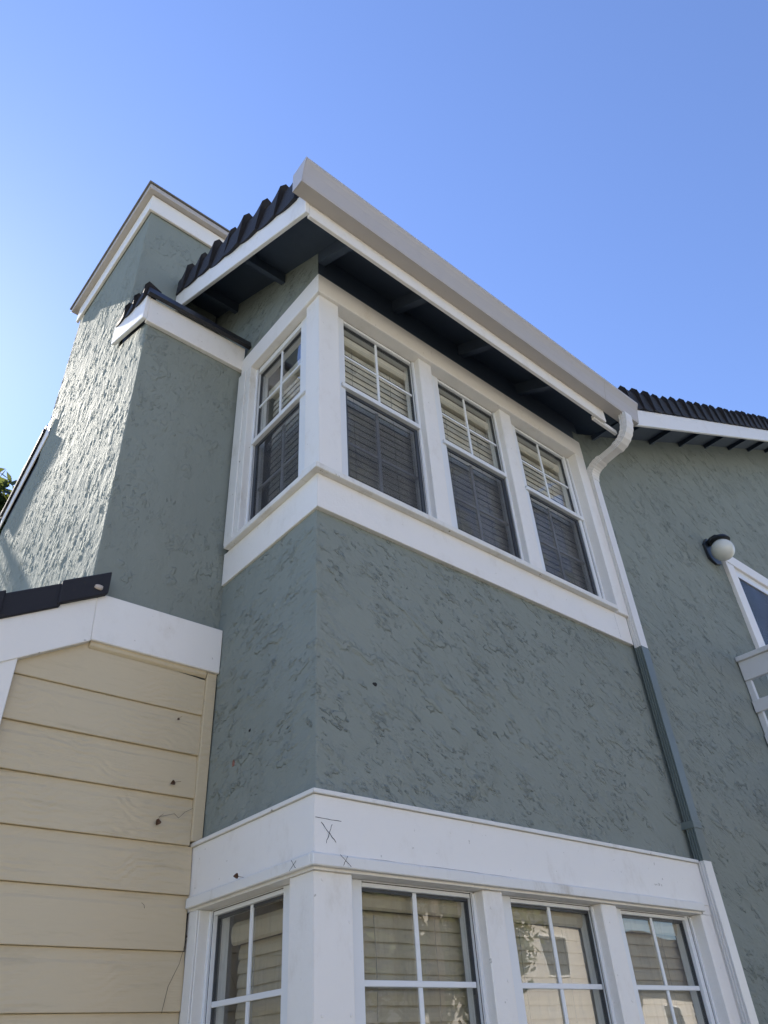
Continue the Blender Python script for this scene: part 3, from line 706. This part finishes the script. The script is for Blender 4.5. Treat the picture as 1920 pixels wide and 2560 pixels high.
# front shoulder: white fascia, raking board, small tiled roof
sh = empty('shoulder_roof', (0, 0, 0)); parent(sh, ch); sh.matrix_parent_inverse = Matrix.Translation(-ch.location)
box('fascia_board', XC - 0.020, -0.004, YC - 0.030, YC - 0.001, 5.155, 5.362, W, sh, 0.003)
SS = 0.43
def zsh(y): return 5.362 + SS * (y - (YC - 0.03))
ya, yb2 = YC - 0.029, 1.315
extr('rake_board', [(XC - 0.046, ya, zsh(ya) - 0.200), (XC - 0.046, yb2, zsh(yb2) - 0.165), (XC - 0.046, yb2, zsh(yb2) + 0.005), (XC - 0.046, ya, zsh(ya) + 0.005)], (0.0255, 0, 0), W, sh, 0.003)
extr('roof_covering', [(XC - 0.03, YC + 0.12, zsh(YC + 0.12) + 0.006), (0.0, YC + 0.12, zsh(YC + 0.12) + 0.006), (0.0, YU + 0.02, zsh(YU) + 0.006), (XC - 0.03, YU + 0.02, zsh(YU) + 0.006)], (0, 0, 0.045), M['tile'], sh)
extr('flashing', [(XC - 0.05, YC - 0.075, 5.352), (0.02, YC - 0.075, 5.352), (0.02, YC - 0.055, 5.415), (XC - 0.05, YC - 0.055, 5.415)], (0, 0.03, 0), M['flashing'], sh)
Ls = 0.165 * math.sqrt(1 + SS * SS)
place_tiles(sh, (XC - 0.046, YC - 0.01, zsh(YC - 0.01) + 0.005), (0, -1, -SS), (-1, 0, 0), 3, Ls, rake_tile_mesh(Ls, 0.060, 0.088, 0.006, 0.028), 0.002)
# rear shoulder seen edge on
rs = empty('shoulder_roof', (0, 0, 0)); parent(rs, ch); rs.matrix_parent_inverse = Matrix.Translation(-ch.location)
def zr(y): return 5.80 - 0.60 * (y - 2.66)
extr('rake_board', [(XC - 0.012, 2.62, zr(2.62) - 0.20), (XC - 0.012, 3.42, zr(3.42) - 0.14), (XC - 0.012, 3.42, zr(3.42)), (XC - 0.012, 2.62, zr(2.62))], (0.008, 0, 0), W, rs, 0.001)
Lq = 0.42
place_tiles(rs, (XC - 0.010, 3.44, zr(3.44)), (0, 1, -0.60), (-1, 0, 0), 2, Lq, rake_tile_mesh(Lq, 0.11, 0.15, 0.002, 0.006), 0.002)
extr('roof_covering', [(XC - 0.03, YR, zr(YR) - 0.02), (0.0, YR, zr(YR) - 0.02), (0.0, 3.42, zr(3.42) - 0.02), (XC - 0.03, 3.42, zr(3.42) - 0.02)], (0, 0, 0.05), M['tile'], rs)

# ------------------------------------------------------------------ tan boarded enclosure below the chimney
tw = empty('boarded_wall', (-0.6, 0.78, 0), 'tan painted clapboard wall below the chimney with white fascia', 'wall')
YT = 0.80
zb_l = [2.895, 2.716, 2.537, 2.355, 2.177, 1.991, 1.804, 1.617, 1.430, 1.243, 1.056, 0.869, 0.682, 0.495, 0.308]
def lap(x0, x1, z0, z1):
    # profile in (y,z): plain upper strip, proud lower part, square bottom edge
    return [(YT, z0 + 0.001), (YT - 0.020, z0 + 0.001), (YT - 0.020, z0 + 0.004), (YT - 0.013, z1 - 0.045), (YT - 0.0095, z1 - 0.035), (YT - 0.007, z1 + 0.0), (YT, z1 + 0.0)]
XL = -1.9
for i, z in enumerate(zb_l):
    zt = zb_l[i - 1] if i else None
    if i == 0:
        extr('board', [(-0.93, YT, 2.896), (-0.052, YT, 2.896), (-0.052, YT, 3.062), (-0.615, YT, 3.098), (-0.93, YT, 2.93)], (0, -0.017, 0), M['siding'], tw, 0.002)
    else:
        pr = lap(0, 0, z, zt)
        xe = -0.052 if z > 2.3 else (-0.033 if z > 1.98 else -0.0225)
        xs = XL if z < 2.5 else -1.0
        extr('board', [(xs, y, zz) for y, zz in pr], (xe - xs, 0, 0), M['siding'], tw, 0.0012)
box('backing', XL + 0.01, -0.01, YT + 0.001, YT + 0.0025, 0, 2.9, M['crack'], tw, 0)
box('corner_trim', -0.0515, -0.004, YT - 0.030, YT, 2.372, 3.096, M['siding'], tw, 0.002)
extr('moulding', [(-0.60, YT - 0.0175, 3.068), (-0.60, YT - 0.030, 3.080), (-0.60, YT - 0.030, 3.100), (-0.60, YT - 0.0175, 3.100)], (0.545, 0, 0), M['siding'], tw, 0.002)
# white fascia: level on the right, raking down to the left
extr('fascia_board', [(-0.605, YT - 0.045, 3.098), (0.0, YT - 0.045, 3.098), (0.0, YT - 0.045, 3.320), (-0.585, YT - 0.045, 3.320), (-0.615, YT - 0.045, 3.312)], (0, 0.0445, 0), W, tw, 0.003)
RK = 0.58
extr('fascia_board', [(-0.6055, YT - 0.046, 3.092), (-0.6155, YT - 0.046, 3.312), (-1.30, YT - 0.046, 3.312 - 0.685 * RK), (-1.30, YT - 0.046, 3.092 - 0.695 * RK)], (0, 0.0445, 0), W, tw, 0.003)
box('corner_board', -1.02, -0.862, YT - 0.034, YT - 0.0205, 0, 2.945, W, tw, 0.003) if False else None
extr('corner_board', [(-1.0, YT - 0.040, 2.50), (-0.862, YT - 0.040, 2.50), (-0.862, YT - 0.040, 2.955), (-1.0, YT - 0.040, 2.865)], (0, 0.018, 0), W, tw, 0.003) if False else None
extr('corner_board', [(-1.02, YT - 0.040, 0.0), (-0.862, YT - 0.040, 0.0), (-0.862, YT - 0.040, 2.958), (-1.02, YT - 0.040, 2.864)], (0, 0.018, 0), W, tw, 0.003)
extr('side_boarding', [(-1.0, YT, 0.0), (-1.0, YT, 2.86), (-1.0, YT + 2.4, 2.86), (-1.0, YT + 2.4, 0.0)], (0.02, 0, 0), M['siding'], tw)
for o in [o for o in bpy.data.objects if o.name.startswith('board') and o.parent == tw]: pass
extr('lean_roof', [(-1.25, YT - 0.03, 3.33 - 0.62 * RK), (-0.63, YT - 0.03, 3.33), (-0.63, YT - 0.03, 3.36), (-1.25, YT - 0.03, 3.36 - 0.62 * RK)], (0, 2.4, 0), M['tile'], tw)
# two flat capping tiles on the raking edge
def cap_tile(x1, x0, lift, h):
    # from x1 (upper, right) down to x0; slight lap
    f = lambda x: 3.312 + RK * (x + 0.6155) + lift
    extr('capping_tile', [(x1, YT - 0.060 - lift, f(x1) - 0.030), (x0, YT - 0.060 - lift, f(x0) - 0.030), (x0, YT - 0.060 - lift, f(x0) + h), (x1, YT - 0.060 - lift, f(x1) + h)], (0, 0.12, 0), M['tile'], tw, 0.004)
cap_tile(-0.580, -0.775, 0.012, 0.082); cap_tile(-0.760, -0.99, 0.0, 0.085); cap_tile(-0.975, -1.20, 0.012, 0.082)

# ------------------------------------------------------------------ small marks and debris
def stroke(name, pts, axis, d, w, mat, par):
    """thin drawn line lying 0.6 mm proud of a board face"""
    b = bmesh.new(); L, Rr = [], []
    for i, p in enumerate(pts):
        q0 = Vector(pts[max(i - 1, 0)]); q1 = Vector(pts[min(i + 1, len(pts) - 1)]); t = (q1 - q0).normalized(); n = Vector((-t.y, t.x)) * w * random.uniform(0.4, 0.7)
        a = Vector(p) + n; c = Vector(p) - n
        mk = (lambda e: (e.x, d, e.y)) if axis == 'x' else (lambda e: (d, e.x, e.y))
        L.append(b.verts.new(mk(a))); Rr.append(b.verts.new(mk(c)))
    for i in range(len(pts) - 1): b.faces.new((L[i], L[i + 1], Rr[i + 1], Rr[i]))
    return build(name, b, mat, par)
def wob(p0, p1, n=7, a=0.002):
    return [(p0[0] + (p1[0] - p0[0]) * i / n + random.uniform(-a, a), p0[1] + (p1[1] - p0[1]) * i / n + random.uniform(-a, a) * 0.6) for i in range(n + 1)]
yf = -0.0356
stroke('pencil_mark', wob((0.0, 2.264), (0.060, 2.206)), 'x', yf, 0.0021, M['ink'], house)
stroke('pencil_mark', wob((0.045, 2.263), (0.019, 2.201)), 'x', yf, 0.0021, M['ink'], house)
yn = -0.0546
stroke('pencil_mark', wob((0.062, 2.166), (0.106, 2.134), 6, 0.001), 'x', yn, 0.0017, M['ink'], house)
stroke('pencil_mark', wob((0.092, 2.165), (0.074, 2.134), 6, 0.001), 'x', yn, 0.0017, M['ink'], house)
xn = -0.0486
stroke('pencil_mark', wob((0.066, 2.163), (0.040, 2.134), 6, 0.001), 'y', xn, 0.0017, M['ink'], house)
stroke('pencil_mark', wob((0.036, 2.156), (0.076, 2.132), 6, 0.001), 'y', xn, 0.0017, M['ink'], house)
stroke('split', wob((-0.024, 2.277), (0.082, 2.276), 8, 0.0012), 'x', yf, 0.0020, M['crack'], house)
stroke('split', wob((0.20, 2.171), (0.95, 2.171), 12, 0.0012), 'x', yf, 0.0010, M['crack'], house)
stroke('split', wob((2.235, 3.600), (2.23, 3.765), 6, 0.001), 'x', -0.0256, 0.0011, M['crack'], house)
def blob(name, c, r, sq, mat, par=None, seed=0):
    b = bmesh.new(); bmesh.ops.create_icosphere(b, subdivisions=2, radius=1.0)
    for v in b.verts:
        k = 1 + 0.45 * mnoise.noise(v.co * 1.6 + Vector((seed, seed * 2, 0)))
        v.co = Vector((c[0] + v.co.x * r[0] * k, c[1] + v.co.y * r[1] * k, c[2] + v.co.z * r[2] * k))
    return build(name, b, mat, par, True)
blob('knock_hole', (0.291, -0.0005, 2.833), (0.013, 0.003, 0.009), 0, M['hole'], house, 1)
blob('knock_hole', (0.0035, 0.46, 2.735), (0.003, 0.011, 0.007), 0, M['hole'], house, 4)
blob('paint_chip', (0.0025, 0.573, 2.632), (0.002, 0.011, 0.015), 0, M['rust'], house, 2)
blob('mortar_dab', (-0.625, YT - 0.076, 3.328), (0.020, 0.008, 0.013), 0, M['mortar'], tw, 3)
nm = bpy.data.meshes.new('nail_head'); b = bmesh.new(); bmesh.ops.create_uvsphere(b, u_segments=8, v_segments=5, radius=0.0055)
for v in b.verts: v.co.y *= 0.35
b.to_mesh(nm); b.free(); nm.materials.append(W)
for x, y, z in [(0.012, -0.0205, 1.735), (0.118, -0.0205, 1.735), (0.014, -0.0205, 2.095), (0.120, -0.0205, 1.98), (0.79, -0.0205, 2.06), (0.83, -0.0205, 1.83), (1.52, -0.0205, 2.05), (1.56, -0.0205, 1.77), (2.31, -0.0305, 1.9),
                (0.03, -0.0255, 4.86), (0.115, -0.0255, 4.30), (0.80, -0.0205, 4.72), (1.53, -0.0205, 4.75), (0.5, -0.0255, 3.70), (1.15, -0.0255, 3.66), (1.75, -0.0255, 3.70), (2.2, -0.0255, 3.65),
                (0.6, -0.0355, 2.30), (1.2, -0.0355, 2.22), (1.9, -0.0355, 2.29), (0.9, -0.0455, 5.17), (1.7, -0.0455, 5.15), (2.31, -0.0445, 4.4)]:
    link('nail_head', nm, house, (x, y, z))
def dead_leaf(c, s, rot, label):
    t = empty('dead_leaf', c, label, 'dead leaf', 'curled dead leaves caught on the wall')
    b = bmesh.new(); n = 6; rows = []
    for i in range(n + 1):
        u = i / n; wd = math.sin(math.pi * min(u * 1.05, 1)) * 0.42 + 0.03
        rows.append([b.verts.new((( -wd + 2 * wd * j / 2) * s, -0.25 * s * math.sin(u * 3) - abs(j - 1) * wd * 0.5 * s, (u - 0.5) * s)) for j in range(3)])
    for i in range(n):
        for j in range(2): b.faces.new((rows[i][j], rows[i][j + 1], rows[i + 1][j + 1], rows[i + 1][j]))
    bmesh.ops.solidify(b, geom=b.faces[:], thickness=0.0012)
    M3 = Matrix.Rotation(rot, 4, 'Y'); M3.translation = Vector(c); b.transform(M3)
    build('blade', b, M['brown'], t)
    tip = Vector(c) + M3.to_3x3() @ Vector((0, 0, 0.5 * s)); dirv = M3.to_3x3() @ Vector((0.15, 0, 1))
    build('stalk', tube_bm([tip, tip + dirv * s * 0.5, tip + dirv * s * 0.9 + Vector((0.3 * s, 0, 0))], 0.0009, 4), M['brown'], t)
dead_leaf((-0.204, YT - 0.026, 2.425), 0.026, 0.3, 'lower of the two curled dead leaves on the tan boards')
dead_leaf((-0.158, YT - 0.026, 2.583), 0.022, 1.1, 'upper of the two curled dead leaves on the tan boards')
dead_leaf((-0.167, YT - 0.026, 2.852), 0.013, 0.6, 'tiny brown leaf scrap on the upper tan board')
dead_leaf((-0.062, 0.390, 2.172), 0.021, 1.5, 'brown dead leaf lying on the white ledge left of the corner')
def thread(pts, name='cobweb_thread', par=tw):
    build(name, tube_bm(pts, 0.0008, 4), M['ink'], par)
thread([(-0.056, YT - 0.024, 2.497), (-0.09, YT - 0.024, 2.478), (-0.115, YT - 0.024, 2.452), (-0.135, YT - 0.024, 2.466), (-0.17, YT - 0.024, 2.455), (-0.20, YT - 0.024, 2.446)])
thread([(-0.225, YT - 0.024, 2.140), (-0.215, YT - 0.025, 2.133), (-0.211, YT - 0.024, 2.122)])
thread([(-0.03, YT - 0.024, 2.03), (-0.05, YT - 0.024, 1.95), (-0.085, YT - 0.024, 1.88), (-0.10, YT - 0.024, 1.80)])

# ------------------------------------------------------------------ trees and the neighbour across the yard
def tree(name, base, h, cr, n, leaf, label, seed, lsize=0.10):
    rnd = random.Random(seed)
    t = empty(name, base, label, 'tree', 'trees around the house')
    bx_, by_, bz = base
    th = h * 0.55
    tb = tube_bm([(bx_, by_, 0), (bx_ + 0.1, by_ + 0.05, th * 0.5), (bx_ - 0.05, by_ + 0.1, th), (bx_, by_, h * 0.85)], 0.1, 9, None, [0.24, 0.19, 0.12, 0.03])
    cl = []
    for i in range(16):
        a = rnd.uniform(0, 6.28); zz = rnd.uniform(0.42, 1.0) * h; rr_ = cr * math.sin(min(1, (h - zz) / (h * 0.62) + 0.12) * 1.9) * rnd.uniform(0.35, 0.9)
        c = Vector((bx_ + math.cos(a) * rr_, by_ + math.sin(a) * rr_, zz)); cl.append((c, cr * rnd.uniform(0.28, 0.48)))
        tube_bm([(bx_, by_, max(th * 0.45, zz - rr_ * 0.8)), ((bx_ + c.x) / 2, (by_ + c.y) / 2, zz - rr_ * 0.25), tuple(c)], 0.03, 5, tb, [0.07, 0.045, 0.012])
    build('trunk', tb, M['bark'], t, True)
    verts, faces = [], []
    for i in range(n):
        c, r = cl[rnd.randrange(len(cl))]
        d = Vector((rnd.gauss(0, 1), rnd.gauss(0, 1), rnd.gauss(0, 0.8))).normalized() * r * rnd.uniform(0.35, 1.08)
        p = c + d; nrm = Vector((rnd.gauss(0, 1), rnd.gauss(0, 1), rnd.gauss(0.5, 1))).normalized()
        u = nrm.orthogonal().normalized(); u = Matrix.Rotation(rnd.uniform(0, 6.28), 3, nrm) @ u; v = nrm.cross(u); s = lsize * rnd.uniform(0.6, 1.4)
        k = len(verts); verts += [p - u * s, p + v * s * 0.45, p + u * s, p - v * s * 0.45]; faces.append((k, k + 1, k + 2, k + 3))
    me = bpy.data.meshes.new('crown'); me.from_pydata([tuple(v) for v in verts], [], faces); me.materials.append(leaf)
    link('crown', me, t)
    return t
tree('tall_tree', (-0.65, 7.4, 0), 7.7, 1.9, 20000, M['leaf_dark'], 'dark green tree behind the chimney at the left edge', 3, 0.085)
tree('garden_tree', (10.0, -10.0, 0), 17.0, 3.6, 15000, M['leaf'], 'tall green tree across the yard mirrored in the upper windows', 5, 0.16)
tree('garden_tree', (11.6, -12.5, 0), 7.6, 3.0, 13000, M['leaf'], 'bushy green tree across the yard mirrored in the lower windows', 9, 0.11)
def neighbour(x0, x1, y1, h, ridge, mat, label):
    nb = empty('neighbour_house', ((x0 + x1) / 2, y1 - 4, 0), label, 'house')
    box('wall', x0, x1, y1 - 8, y1, 0, h, mat, nb, 0.01)
    for k in range(3):
        xa = x0 + (x1 - x0) * (0.14 + 0.29 * k)
        w = box('window', xa - 0.06, xa + 1.56, y1, y1 + 0.03, h - 2.3, h - 0.8, W, nb, 0.004)
        box('pane', xa, xa + 1.5, y1 + 0.0305, y1 + 0.034, h - 2.24, h - 0.86, M['dark'], w, 0)
    extr('roof', [(x0 - 0.4, y1 + 0.45, h - 0.15), (x0 - 0.4, y1 - 4, ridge), (x0 - 0.4, y1 - 8.45, h - 0.15), (x0 - 0.4, y1 - 8.45, h - 0.0), (x0 - 0.4, y1 - 4, ridge + 0.17), (x0 - 0.4, y1 + 0.45, h)], (x1 - x0 + 0.8, 0, 0), M['tile'], nb)
neighbour(-17.0, -7.0, -18.0, 5.6, 7.8, M['shingle'], 'unseen beige house across the yard on the left, added to bounce sunlight')  # out of view, added so its sunlit wall gives warm fill
neighbour(-4.5, 6.5, -18.0, 5.8, 8.2, M['shingle'], 'unseen beige house straight across the yard, added to bounce sunlight')  # also added out of view as a sunlit bounce for the bay front
neighbour(16.5, 26.0, -18.0, 6.3, 8.6, M['shingle'], 'tall beige neighbouring house mirrored in the middle lower window')
neighbour(28.5, 39.0, -18.0, 4.0, 6.1, M['shingle'], 'low beige neighbouring house mirrored in the window beside the downspout')
